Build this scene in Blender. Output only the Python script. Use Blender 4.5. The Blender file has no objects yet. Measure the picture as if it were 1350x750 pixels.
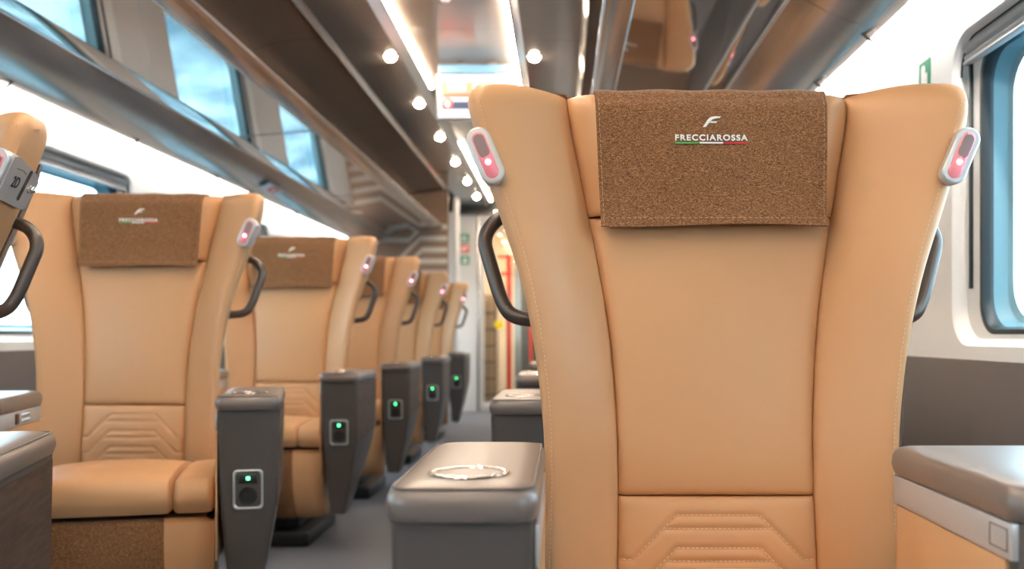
import bpy, bmesh, math, random
from mathutils import Vector, Matrix
PI = math.pi
random.seed(7)
C = bpy.context.scene.collection
CX = -0.475            # centre line of the coach; the camera stands right of it, in front of a window seat
EYE = 0.82

# ------------------------------------------------------------------ materials
MATS = {}
def mat(name, col, rough=.5, metal=0., spec=.5, emit=None, es=0., coat=0., noise=None, bump=None):
    m = bpy.data.materials.new(name); m.use_nodes = True
    nt = m.node_tree; b = nt.nodes['Principled BSDF']
    b.inputs['Base Color'].default_value = (*col, 1)
    b.inputs['Roughness'].default_value = rough
    b.inputs['Metallic'].default_value = metal
    b.inputs['Specular IOR Level'].default_value = spec
    b.inputs['Coat Weight'].default_value = coat; b.inputs['Coat Roughness'].default_value = .28 if coat == .5 else .03
    if emit:
        b.inputs['Emission Color'].default_value = (*emit, 1); b.inputs['Emission Strength'].default_value = es
    tc = nt.nodes.new('ShaderNodeTexCoord')
    if noise:      # (scale, colour2, lo, hi, stretch)
        n = nt.nodes.new('ShaderNodeTexNoise'); n.inputs['Scale'].default_value = noise[0]; n.inputs['Detail'].default_value = 4
        mp = nt.nodes.new('ShaderNodeMapping'); mp.inputs['Scale'].default_value = noise[4] if len(noise) > 4 else (1, 1, 1)
        r = nt.nodes.new('ShaderNodeValToRGB')
        r.color_ramp.elements[0].position = noise[2]; r.color_ramp.elements[1].position = noise[3]
        r.color_ramp.elements[0].color = (*col, 1); r.color_ramp.elements[1].color = (*noise[1], 1)
        nt.links.new(tc.outputs['Object'], mp.inputs[0]); nt.links.new(mp.outputs[0], n.inputs['Vector'])
        nt.links.new(n.outputs['Fac'], r.inputs[0]); nt.links.new(r.outputs[0], b.inputs['Base Color'])
    if bump:       # list of (scale, strength, distance)
        prev = None
        for sc, st, di in bump:
            n = nt.nodes.new('ShaderNodeTexNoise'); n.inputs['Scale'].default_value = sc; n.inputs['Detail'].default_value = 3
            nt.links.new(tc.outputs['Object'], n.inputs['Vector'])
            bp = nt.nodes.new('ShaderNodeBump'); bp.inputs['Strength'].default_value = st; bp.inputs['Distance'].default_value = di
            nt.links.new(n.outputs['Fac'], bp.inputs['Height'])
            if prev: nt.links.new(prev.outputs[0], bp.inputs['Normal'])
            prev = bp
        nt.links.new(prev.outputs[0], b.inputs['Normal'])
    MATS[name] = m
    return m

def fabric(name, c1, c2, c3, sc):
    """woven melange cloth: fine horizontal and vertical threads of three browns"""
    m = bpy.data.materials.new(name); m.use_nodes = True
    nt = m.node_tree; b = nt.nodes['Principled BSDF']; b.inputs['Roughness'].default_value = .95
    b.inputs['Specular IOR Level'].default_value = .15; b.inputs['Sheen Weight'].default_value = .15
    tc = nt.nodes.new('ShaderNodeTexCoord')
    def layer(stretch):
        mp = nt.nodes.new('ShaderNodeMapping'); mp.inputs['Scale'].default_value = stretch
        n = nt.nodes.new('ShaderNodeTexNoise'); n.inputs['Scale'].default_value = sc; n.inputs['Detail'].default_value = 2
        nt.links.new(tc.outputs['Object'], mp.inputs[0]); nt.links.new(mp.outputs[0], n.inputs['Vector']); return n
    h = layer((.16, .16, 1)); v = layer((1, .3, .35))
    mx = nt.nodes.new('ShaderNodeMath'); mx.operation = 'ADD'
    nt.links.new(h.outputs['Fac'], mx.inputs[0]); nt.links.new(v.outputs['Fac'], mx.inputs[1])
    hv = nt.nodes.new('ShaderNodeMath'); hv.operation = 'MULTIPLY'; hv.inputs[1].default_value = .5
    nt.links.new(mx.outputs[0], hv.inputs[0])
    r = nt.nodes.new('ShaderNodeValToRGB')
    r.color_ramp.elements[0].position = .40; r.color_ramp.elements[1].position = .62
    r.color_ramp.elements[0].color = (*c1, 1); r.color_ramp.elements[1].color = (*c3, 1)
    e = r.color_ramp.elements.new(.5); e.color = (*c2, 1)
    nt.links.new(hv.outputs[0], r.inputs[0]); nt.links.new(r.outputs[0], b.inputs['Base Color'])
    bp = nt.nodes.new('ShaderNodeBump'); bp.inputs['Strength'].default_value = .5; bp.inputs['Distance'].default_value = .0008
    nt.links.new(hv.outputs[0], bp.inputs['Height']); nt.links.new(bp.outputs[0], b.inputs['Normal'])
    MATS[name] = m; return m

LEATHER = mat('tan_leather', (.575, .322, .160), .42, spec=.4, bump=[(900, .10, .0006), (9, .25, .006)])
STITCH = mat('stitch_thread', (.68, .46, .29), .7)
FABRIC = fabric('brown_melange_cloth', (.075, .032, .013), (.185, .086, .037), (.40, .215, .105), 1500)
HEM = mat('hem_thread', (.40, .25, .16), .8)
PADL = mat('grey_leather_pad', (.155, .125, .112), .38, spec=.5, coat=.5, bump=[(700, .08, .0006), (14, .15, .003)])
PLAST = mat('dark_grey_plastic', (.075, .064, .060), .38, spec=.5, bump=[(600, .04, .0005)])
SHELL = mat('grey_shell', (.16, .155, .16), .4)
HANDLE = mat('dark_brown_handle', (.055, .040, .034), .33, spec=.6)
BLACK = mat('black_plastic', (.012, .012, .012), .4)
CHROME = mat('chrome', (.75, .74, .73), .16, metal=1)
SILVER = mat('silver_paint', (.60, .61, .63), .32, metal=.5)
WOOD = mat('dark_walnut', (.032, .016, .011), .42, noise=(14, (.10, .055, .038), .35, .66, (1, 1.2, 9)))
WHITE = mat('white_thread', (.9, .9, .88), .6)
GREEN = mat('green_thread', (.07, .35, .08), .6)
RED = mat('red_thread', (.62, .02, .035), .6)
LENS = mat('pink_lens', (.55, .24, .27), .15, emit=(1, .10, .18), es=.16, coat=.6)
LENSD = mat('smoky_lens', (.22, .16, .17), .15, coat=.6)
LED = mat('red_led', (1, .3, .3), .3, emit=(1, .25, .28), es=14)
GLED = mat('green_led', (.1, .8, .3), .3, emit=(.06, 1, .25), es=5)
WALLW = mat('white_wall_panel', (.90, .89, .875), .35, spec=.4)
DADO = mat('grey_brown_dado', (.105, .090, .086), .42, bump=[(300, .03, .0005)])
GASK = mat('dark_blue_rubber', (.015, .03, .038), .35)
REVEAL = mat('window_reveal', (.20, .38, .45), .3)
BLIND = mat('blind_rail', (.60, .59, .58), .5)
CEILG = mat('glossy_taupe_ceiling', (.52, .43, .365), .13, metal=.35, spec=.6)
CEILB = mat('matte_brown_ceiling', (.36, .22, .15), .38, spec=.4)
RACKP = mat('bronze_satin_metal', (.50, .45, .41), .18, metal=.75)
MIRR = mat('bronze_mirror', (.54, .47, .42), .035, metal=.92)
CEILC = mat('satin_taupe_ceiling', (.46, .375, .315), .22, metal=.4, spec=.5)
PALEB = mat('pale_blue_reflection', (.10, .22, .32), .3, emit=(.35, .68, 1), es=.3)
ALUS = mat('satin_aluminium', (.42, .41, .41), .33, metal=.9)
ALU = mat('polished_aluminium', (.72, .70, .69), .2, metal=1)
CARPET = mat('blue_grey_carpet', (.095, .098, .112), .95, spec=.1, noise=(260, (.21, .215, .235), .35, .7), bump=[(500, .4, .002)])
TAUPE = mat('taupe_partition', (.26, .17, .115), .4)
STRIPE = mat('pale_slat', (.60, .54, .48), .4)
DOORW = mat('door_frame_white', (.66, .64, .62), .4)
GREENS = mat('sign_green', (.02, .25, .12), .5)
REDS = mat('sign_red', (.75, .10, .06), .5)
WHITES = mat('sign_white', (.85, .85, .85), .5)
REDP = mat('red_pole', (.75, .06, .03), .35)
STEEL = mat('steel_blue', (.30, .38, .43), .3, metal=.6)
WARM = mat('warm_panel', (.75, .62, .46), .5)
YELL = mat('yellow_knob', (.85, .62, .02), .4)
STRIPL = mat('ceiling_led', (1, .9, .8), .5, emit=(1, .80, .60), es=80)
SPOTL = mat('spot_led', (1, .9, .8), .5, emit=(1, .83, .62), es=60)
COVEL = mat('cove_led', (1, .95, .9), .5, emit=(1, .93, .86), es=62)
SCR_W = mat('screen_white', (.3, .3, .3), .3, emit=(.90, .95, 1), es=.55)
SCR_O = mat('screen_salmon', (.7, .3, .2), .3, emit=(.85, .27, .16), es=.42)
SCR_R = mat('screen_red', (.7, .05, .05), .3, emit=(.85, .04, .03), es=.42)
SCR_N = mat('screen_navy', (.02, .04, .10), .3, emit=(.01, .03, .10), es=.42)
SCR_P = mat('screen_pink', (.9, .7, .7), .3, emit=(1, .62, .60), es=.5)

def glass(name, col, refl):
    m = bpy.data.materials.new(name); m.use_nodes = True; nt = m.node_tree
    nt.nodes.remove(nt.nodes['Principled BSDF']); out = nt.nodes['Material Output']
    t = nt.nodes.new('ShaderNodeBsdfTransparent'); t.inputs[0].default_value = (*col, 1)
    g = nt.nodes.new('ShaderNodeBsdfGlossy'); g.inputs['Roughness'].default_value = .03
    lw = nt.nodes.new('ShaderNodeLayerWeight'); lw.inputs[0].default_value = .5
    pw = nt.nodes.new('ShaderNodeMath'); pw.operation = 'POWER'; pw.inputs[1].default_value = 5
    f = nt.nodes.new('ShaderNodeMath'); f.operation = 'MULTIPLY_ADD'; f.inputs[1].default_value = .9; f.inputs[2].default_value = refl
    nt.links.new(lw.outputs['Facing'], pw.inputs[0]); nt.links.new(pw.outputs[0], f.inputs[0])
    mx = nt.nodes.new('ShaderNodeMixShader')
    nt.links.new(f.outputs[0], mx.inputs[0]); nt.links.new(t.outputs[0], mx.inputs[1]); nt.links.new(g.outputs[0], mx.inputs[2])
    nt.links.new(mx.outputs[0], out.inputs[0]); return m
PANE = glass('window_glass', (.82, .93, .97), .05)
DPANE = glass('door_glass', (.92, .88, .82), .05)

# ------------------------------------------------------------------ helpers
def obj(name, bm, m, parent=None, sharp=.6, loc=None):
    me = bpy.data.meshes.new(name); 
    bmesh.ops.recalc_face_normals(bm, faces=bm.faces[:])
    bm.to_mesh(me); bm.free()
    for p in me.polygons: p.use_smooth = True
    me.set_sharp_from_angle(angle=sharp)
    me.materials.append(m)
    o = bpy.data.objects.new(name, me); C.objects.link(o)
    if parent: o.parent = parent
    if loc: o.location = loc
    return o
def tag(o, label=None, cat=None, group=None, kind=None):
    if label: o['label'] = label
    if cat: o['category'] = cat
    if group: o['group'] = group
    if kind: o['kind'] = kind
    return o
def empty(name, loc=(0, 0, 0), rz=0):
    o = bpy.data.objects.new(name, None); C.objects.link(o); o.location = loc; o.rotation_euler = (0, 0, rz)
    o.empty_display_size = .1; return o
def struct(name, bm, m, parent=None, **k):
    o = obj(name, bm, m, parent, **k)
    if not parent: o['kind'] = 'structure'
    return o
def NB(): return bmesh.new()
def box(bm, x0, x1, y0, y1, z0, z1, bev=0., seg=2):
    r = bmesh.ops.create_cube(bm, size=1)
    vs = r['verts']
    for v in vs:
        v.co = Vector(((x0 + x1) / 2 + v.co.x * (x1 - x0), (y0 + y1) / 2 + v.co.y * (y1 - y0), (z0 + z1) / 2 + v.co.z * (z1 - z0)))
    if bev:
        es = list({e for v in vs for e in v.link_edges})
        bmesh.ops.bevel(bm, geom=es, offset=bev, segments=seg, affect='EDGES', profile=.5)
    return bm
def loft(bm, loops, cap=True, closed=True):
    vs = [[bm.verts.new(p) for p in l] for l in loops]
    n = len(loops[0])
    for a, b in zip(vs, vs[1:]):
        for i in range(n if closed else n - 1):
            j = (i + 1) % n
            bm.faces.new((a[i], a[j], b[j], b[i]))
    if cap:
        bm.faces.new(vs[0][::-1]); bm.faces.new(vs[-1])
    return vs
def rrect(x0, x1, y0, y1, r, n=5):
    """rounded rectangle, counter-clockwise, 2D points"""
    pts = []
    for cx, cy, a0 in ((x1 - r, y1 - r, 0), (x0 + r, y1 - r, 90), (x0 + r, y0 + r, 180), (x1 - r, y0 + r, 270)):
        for k in range(n + 1):
            a = math.radians(a0 + 90 * k / n); pts.append((cx + r * math.cos(a), cy + r * math.sin(a)))
    return pts
def tube(bm, pts, r, n=10, cap=True, flat=1.):
    pts = [Vector(p) for p in pts]; loops = []
    up = None
    for i, p in enumerate(pts):
        t = (pts[min(i + 1, len(pts) - 1)] - pts[max(i - 1, 0)]).normalized()
        if up is None:
            up = Vector((0, 0, 1)) if abs(t.z) < .9 else Vector((1, 0, 0))
        s = t.cross(up).normalized(); up = s.cross(t).normalized()
        loops.append([p + r * (s * math.cos(2 * PI * k / n) + up * flat * math.sin(2 * PI * k / n)) for k in range(n)])
    loft(bm, loops, cap); return bm
def smooth_path(pts, r, n=5):
    """rounds the corners of a polyline with radius-like distance r"""
    pts = [Vector(p) for p in pts]; out = [pts[0]]
    for a, b, c in zip(pts, pts[1:], pts[2:]):
        d1 = min(r, (b - a).length * .49); d2 = min(r, (c - b).length * .49)
        p0 = b + (a - b).normalized() * d1; p2 = b + (c - b).normalized() * d2
        for k in range(n + 1):
            t = k / n; out.append((1 - t) ** 2 * p0 + 2 * t * (1 - t) * b + t * t * p2)
    out.append(pts[-1]); return out
def torus(bm, c, R, r, n=40, m=8, sz=1.):
    vs = []
    for i in range(n):
        a = 2 * PI * i / n
        vs.append([bm.verts.new((c[0] + (R + r * math.cos(2 * PI * k / m)) * math.cos(a), c[1] + (R + r * math.cos(2 * PI * k / m)) * math.sin(a),
                                 c[2] + sz * r * math.sin(2 * PI * k / m))) for k in range(m)])
    for i in range(n):
        for k in range(m):
            bm.faces.new((vs[i][k], vs[(i + 1) % n][k], vs[(i + 1) % n][(k + 1) % m], vs[i][(k + 1) % m]))
def dashes(bm, pts, L=.0042, gap=.0026, r=.0008):
    """little thread stitches lying along a polyline"""
    pts = [Vector(p) for p in pts]
    for a, b in zip(pts, pts[1:]):
        d = (b - a).length
        n = max(1, int(d / (L + gap) + .5))
        for k in range(n):
            p = a.lerp(b, (k + .15) / n); q = a.lerp(b, (k + .75) / n)
            t = (q - p).normalized(); s = t.cross(Vector((0, 1, 0)))
            s = s.normalized() if s.length > 1e-3 else Vector((1, 0, 0)); u = s.cross(t)
            l1 = [p + r * v for v in (s, u, -s, -u)]; l2 = [q + r * v for v in (s, u, -s, -u)]
            loft(bm, [l1, l2])
def interp(tab, z):
    if z <= tab[0][0]: return tab[0][1]
    for (a, va), (b, vb) in zip(tab, tab[1:]):
        if z <= b:
            t = (z - a) / (b - a); return va + (vb - va) * t
    return tab[-1][1]
def smooth_tab(tab):
    """Catmull-Rom through the table"""
    def f(z):
        n = len(tab)
        if z <= tab[0][0]: return tab[0][1]
        if z >= tab[-1][0]: return tab[-1][1]
        for i in range(n - 1):
            if z <= tab[i + 1][0]:
                p1, p2 = tab[i], tab[i + 1]
                p0 = tab[max(i - 1, 0)]; p3 = tab[min(i + 2, n - 1)]
                h = p2[0] - p1[0]; t = (z - p1[0]) / h
                m1 = (p2[1] - p0[1]) / max(p2[0] - p0[0], 1e-6) * h; m2 = (p3[1] - p1[1]) / max(p3[0] - p1[0], 1e-6) * h
                return (2*t**3-3*t**2+1)*p1[1] + (t**3-2*t**2+t)*m1 + (-2*t**3+3*t**2)*p2[1] + (t**3-t**2)*m2
    return f
def ease_dist(n):
    """n+1 parameters 0..1, denser near both ends"""
    return [(1 - math.cos(PI * i / n)) / 2 * .6 + .4 * i / n for i in range(n + 1)]
def rnd(d, r):
    return r * (1 - math.sqrt(max(0, 1 - (1 - d / r) ** 2))) if d < r else 0.

# ------------------------------------------------------------------ the seat back
# local frame: seat faces -y, x to the picture's right, z up, origin on the floor under the backrest
XW = smooth_tab([(.38, .255), (.51, .2575), (.635, .254), (.735, .256), (.86, .270), (.965, .292), (1.085, .330), (1.185, .358), (1.235, .371)])
XS = smooth_tab([(.38, .148), (.51, .147), (.635, .1455), (.735, .1475), (.86, .158), (.965, .1745), (1.085, .198), (1.185, .217), (1.235, .222)])
YC = smooth_tab([(.38, -.07), (.51, -.072), (.615, -.060), (.73, -.048), (.86, -.03), (1.04, 0), (1.235, .028)])
FW = smooth_tab([(.38, .05), (.60, .058), (.80, .078), (1.0, .105), (1.245, .12)])
ZT = 1.232
def bol_y(x, z):
    xs, xw = XS(z), XW(z); t = min(1, max(0, (abs(x) - xs) / (xw - xs)))
    return YC(z) - FW(z) * (.40 * t + .60 * math.sin(PI / 2 * t)) + .003 * math.sin(9 * z + 2) * math.sin(PI * t)
def grid_shell(fr, bk, us, vs):
    """closed shell from a front and a back surface over (u, v)"""
    bm = NB(); nu, nv = len(us), len(vs)
    F = [[bm.verts.new(fr(u, v)) for u in us] for v in vs]
    B = [[bm.verts.new(bk(u, v)) for u in us] for v in vs]
    for j in range(nv - 1):
        for i in range(nu - 1):
            bm.faces.new((F[j][i], F[j][i+1], F[j+1][i+1], F[j+1][i]))
            bm.faces.new((B[j][i+1], B[j][i], B[j+1][i], B[j+1][i+1]))
    for j in range(nv - 1):
        bm.faces.new((F[j][0], F[j+1][0], B[j+1][0], B[j][0])); bm.faces.new((F[j+1][-1], F[j][-1], B[j][-1], B[j+1][-1]))
    for i in range(nu - 1):
        bm.faces.new((F[0][i+1], F[0][i], B[0][i], B[0][i+1])); bm.faces.new((F[-1][i], F[-1][i+1], B[-1][i+1], B[-1][i]))
    return bm
ZB = .40
def bolster(s):
    def place(u, v):
        zn = ZB + v * (ZT - ZB); xs, xw = XS(zn), XW(zn); x = xs + u * (xw - xs)
        d_out = xw - x
        zt = ZT + .002 - .010 * u + .007 * math.sin(PI * u) - rnd(d_out, .024)
        z = ZB + v * (zt - ZB)
        return x, z, x - xs, d_out, zt - z
    def fr(u, v):
        x, z, di, do, dt = place(u, v)
        y = bol_y(x, z) + .007 * math.exp(-di / .005) + rnd(do, .020) * .9 + rnd(dt, .040) * 1.1
        return (s * x, y, z)
    def bk(u, v):
        x, z, di, do, dt = place(u, v)
        y = YC(z) + .052 - rnd(do, .03) - rnd(dt, .045) * .8 - .038 * u * u
        return (s * (x - .010 * max(0, 1 - do / .03)), y, z)
    return grid_shell(fr, bk, ease_dist(22), [i / 60 * .9 for i in range(60)] + [.9 + .1 * (1 - (1 - k / 14) ** 1.6) for k in range(15)])
def center_panel(z0, z1, bulge, fwd, top=False, nz=30, quilt=None, tuck=.006):
    def place(u, v):
        zn = z0 + v * (z1 - z0); xs = XS(zn) - .0006; x = (2 * u - 1) * xs
        return x, zn, xs
    def fr(u, v):
        x, z, xs = place(u, v)
        de = xs - abs(x); dt = z1 - z; db = z - z0
        y = YC(z) - bulge * (1 - (2*u-1)**2) ** .7 * math.sin(PI * min(1, max(0, v))) ** .5 - fwd * min(1, de / .03) 
        y += .008 * math.exp(-de / .005) + tuck * math.exp(-db / .004)
        y += rnd(dt, .035) if top else tuck * math.exp(-dt / .004)
        if quilt: y += quilt(x, z)
        return (x, y, z)
    def bk(u, v):
        x, z, xs = place(u, v)
        return (x, YC(z) + .045 - (rnd(z1 - z, .035) * .5 if top else 0), z)
    return grid_shell(fr, bk, ease_dist(36 if not quilt else 90), ease_dist(nz))
# quilting: nested trapezoid seams on the lumbar cushion
QL = []
for k in range(3):
    zt = .588 - .0465 * k; 
    h = .061; drop = .064
    QL.append([(-h, zt), (h, zt)])
    QL.append([(h, zt), (h + drop, zt - drop)]); QL.append([(-h, zt), (-h - drop, zt - drop)])
    e = h + drop
    QL.append([(e, zt - drop), (.143, zt - drop)]); QL.append([(-e, zt - drop), (-.143, zt - drop)])
    h2 = h + .019
    QL.append([(-h2, zt - .019), (h2, zt - .019)])
QL = [s for s in QL if max(p[1] for p in s) > .47]
QB = [QL[0:6], QL[6:12], QL[12:]]
def seg_dist(px, pz, s):
    (ax, az), (bx, bz) = s; dx, dz = bx - ax, bz - az
    t = max(0, min(1, ((px - ax) * dx + (pz - az) * dz) / (dx * dx + dz * dz)))
    return math.hypot(px - ax - t * dx, pz - az - t * dz)
def quilt(x, z):
    d = min(seg_dist(x, z, s) for s in QL)
    return .0028 * math.exp(-(d / .0042) ** 2)
LZ0, LZ1 = .40, .614
def lumbar_y(x, z):
    v = (z - LZ0) / (LZ1 - LZ0); u = (x / (XS(z) - .0006) + 1) / 2; de = XS(z) - abs(x)
    return YC(z) - .008 * max(0, 1 - (2*u-1)**2) ** .7 * math.sin(PI * min(1, max(0, v))) ** .5 + .008 * math.exp(-max(de, 0) / .005) + .006 * math.exp(-max(z - LZ0, 0) / .004) + .006 * math.exp(-max(LZ1 - z, 0) / .004)
# headrest cover: a cloth hung over the top of the headrest
HZ0 = 1.036
def hr_front(x, z):
    v = (z - HZ0) / (ZT - HZ0); u = x / XS(z)
    return YC(z) - .010 * max(0, 1 - u * u) ** .7 * math.sin(PI * min(1, max(0, v))) ** .5 - .022 + (rnd(ZT - z, .035) if z < ZT else .035)
def cover_w(z): return .1785 if z > 1.23 else .1705 + (.1785 - .1705) * max(0, (z - 1.02) / .21)
CZ0 = 1.018
def cover_y(x, z):
    zz = min(z, ZT - .0005); e = abs(x) / .178
    y = hr_front(x, max(zz, HZ0 + .03)) + (YC(zz) - YC(max(zz, HZ0 + .03)))
    k = max(0, (1.075 - z) / .05); y -= .004 * k * k * (1 + .4 * math.sin(x * 40 + 1))
    return y - .0045 - .0012 * math.sin(x * 25 + z * 13)
def cover_mesh():
    bm = NB(); path = []
    front = [CZ0 + (ZT - .012 - CZ0) * i / 34 for i in range(35)]
    us = [-1 + 2 * i / 40 for i in range(41)]
    def row(k):
        out = []
        for u in us:
            if k < 35:
                z = front[k]; x = u * cover_w(z) + (.0 if u < 0 else -.0)
                # slightly uneven bottom hem
                zz = z + (.0022 * math.sin(u * 3 + .6) if k == 0 else 0)
                out.append(Vector((x, cover_y(x, z), zz)))
            else:
                a = (k - 34) / 8 * PI
                x = u * .179; y0 = cover_y(x, ZT - .012); y1 = YC(1.2) + .056
                cy = (y0 + y1) / 2; R = (y1 - y0) / 2
                out.append(Vector((x, cy - R * math.cos(a), ZT - .012 + .0185 * math.sin(a) + .001 * math.sin(u * 11))))
        return out
    rows = [row(k) for k in range(43)]
    for zb in (1.18, 1.13, 1.08):
        rows.append([Vector((u * .179, YC(zb) + .056, zb)) for u in us])
    V = [[bm.verts.new(p) for p in r] for r in rows]
    for a, b in zip(V, V[1:]):
        for i in range(len(us) - 1): bm.faces.new((a[i], a[i+1], b[i+1], b[i]))
    bmesh.ops.recalc_face_normals(bm, faces=bm.faces[:])
    bmesh.ops.solidify(bm, geom=bm.faces[:], thickness=.0022)
    return bm
def lettering(txt, size, cx, z, bold=.0):
    cu = bpy.data.curves.new('t', 'FONT'); cu.body = txt; cu.size = size; cu.align_x = 'CENTER'; cu.offset = bold; cu.extrude = .0004
    cu.space_character = 1.06 if len(txt) < 4 else 1.22
    o = bpy.data.objects.new('t', cu); C.objects.link(o)
    dg = bpy.context.evaluated_depsgraph_get(); me = bpy.data.meshes.new_from_object(o.evaluated_get(dg))
    bpy.data.objects.remove(o)
    bm = NB(); bm.from_mesh(me); bpy.data.meshes.remove(me)
    return bm
def drape(bm, cx, cz, off=.0012):
    """lay flat xy artwork onto the cover front"""
    for v in bm.verts:
        x, z, h = v.co.x + cx, v.co.y + cz, v.co.z
        v.co = Vector((x, cover_y(x, z) - off - h, z))
    return bm
def poly(bm, pts, h=.0006):
    a = [bm.verts.new((x, y, -h)) for x, y in pts]; b = [bm.verts.new((x, y, h)) for x, y in pts]
    bm.faces.new(b); bm.faces.new(a[::-1])
    n = len(pts)
    for i in range(n): bm.faces.new((a[i], a[(i+1) % n], b[(i+1) % n], b[i]))
    return bm

BACK = set()
def back_part(o): BACK.add(o.name); o['_b'] = 1; return o

def reading_light(root, s):
    """oval lamp on the wing's outer edge with a side plate running back"""
    zc = 1.108; x0 = XW(zc) + .001; y0 = bol_y(x0, zc) - .002
    ang = math.radians(23) * s       # leans outward with the wing's edge
    M = Matrix.Translation((s * x0, y0, zc)) @ Matrix.Rotation(ang, 4, 'Y')
    def P(x, y, z): return M @ Vector((x, y, z))
    def oval(w, h, y, n=8):
        return [P(a, y, b) for a, b in rrect(-w, w, -h, h, w * .999, n)]
    def ov2(xa, xb, h, y, n=8):
        w = (xb - xa) / 2; m = (xa + xb) / 2
        return [P(m + a, y, b) for a, b in rrect(-w, w, -h, h, w * .999, n)]
    bm = NB()
    loft(bm, [oval(.0150, .0400, -.014), oval(.0172, .0422, -.0125), oval(.0178, .0428, -.006), oval(.0172, .0425, 0),
              ov2(-.012, .016, .041, .02) if s > 0 else ov2(-.016, .012, .041, .02), ov2(-.006, .013, .034, .055) if s > 0 else ov2(-.013, .006, .034, .055)])
    h = back_part(obj('reading_light', bm, SILVER, root))
    bm = NB(); loft(bm, [oval(.0098, .0345, -.0135), oval(.0098, .0345, -.0150), oval(.0080, .0325, -.0162)]); obj('lens', bm, LENS, h)['label'] = 'pink translucent lens'
    bm = NB()
    loft(bm, [[P(a, -.0162, b + .014) for a, b in rrect(-.0078, .0078, -.0175, .0175, .0077, 6)], [P(a, -.0172, b + .014) for a, b in rrect(-.0070, .0070, -.0167, .0167, .0069, 6)]])
    obj('smoked_lens', bm, LENSD, h)
    bm = NB(); bmesh.ops.create_uvsphere(bm, u_segments=12, v_segments=8, radius=.0042, matrix=M @ Matrix.Translation((0, -.0160, -.0105)))
    obj('led', bm, LED, h)['label'] = 'glowing red led'
    return h, M
def grab_handle(root, s):
    pts = [(.275, YC(1.04) + .010, 1.046), (.325, YC(1.04) + .014, 1.040), (.352, YC(1) + .014, 1.005), (.340, YC(.97) + .012, .965), (.322, YC(.93) + .010, .905), (.306, YC(.9) + .008, .880), (.245, YC(.88) + .006, .874)]
    pts = [(s * p[0], p[1], p[2]) for p in pts]
    bm = NB(); tube(bm, smooth_path(pts, .022, 6), .0125, 12, flat=.9)
    return back_part(obj('grab_handle', bm, HANDLE, root))

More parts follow.
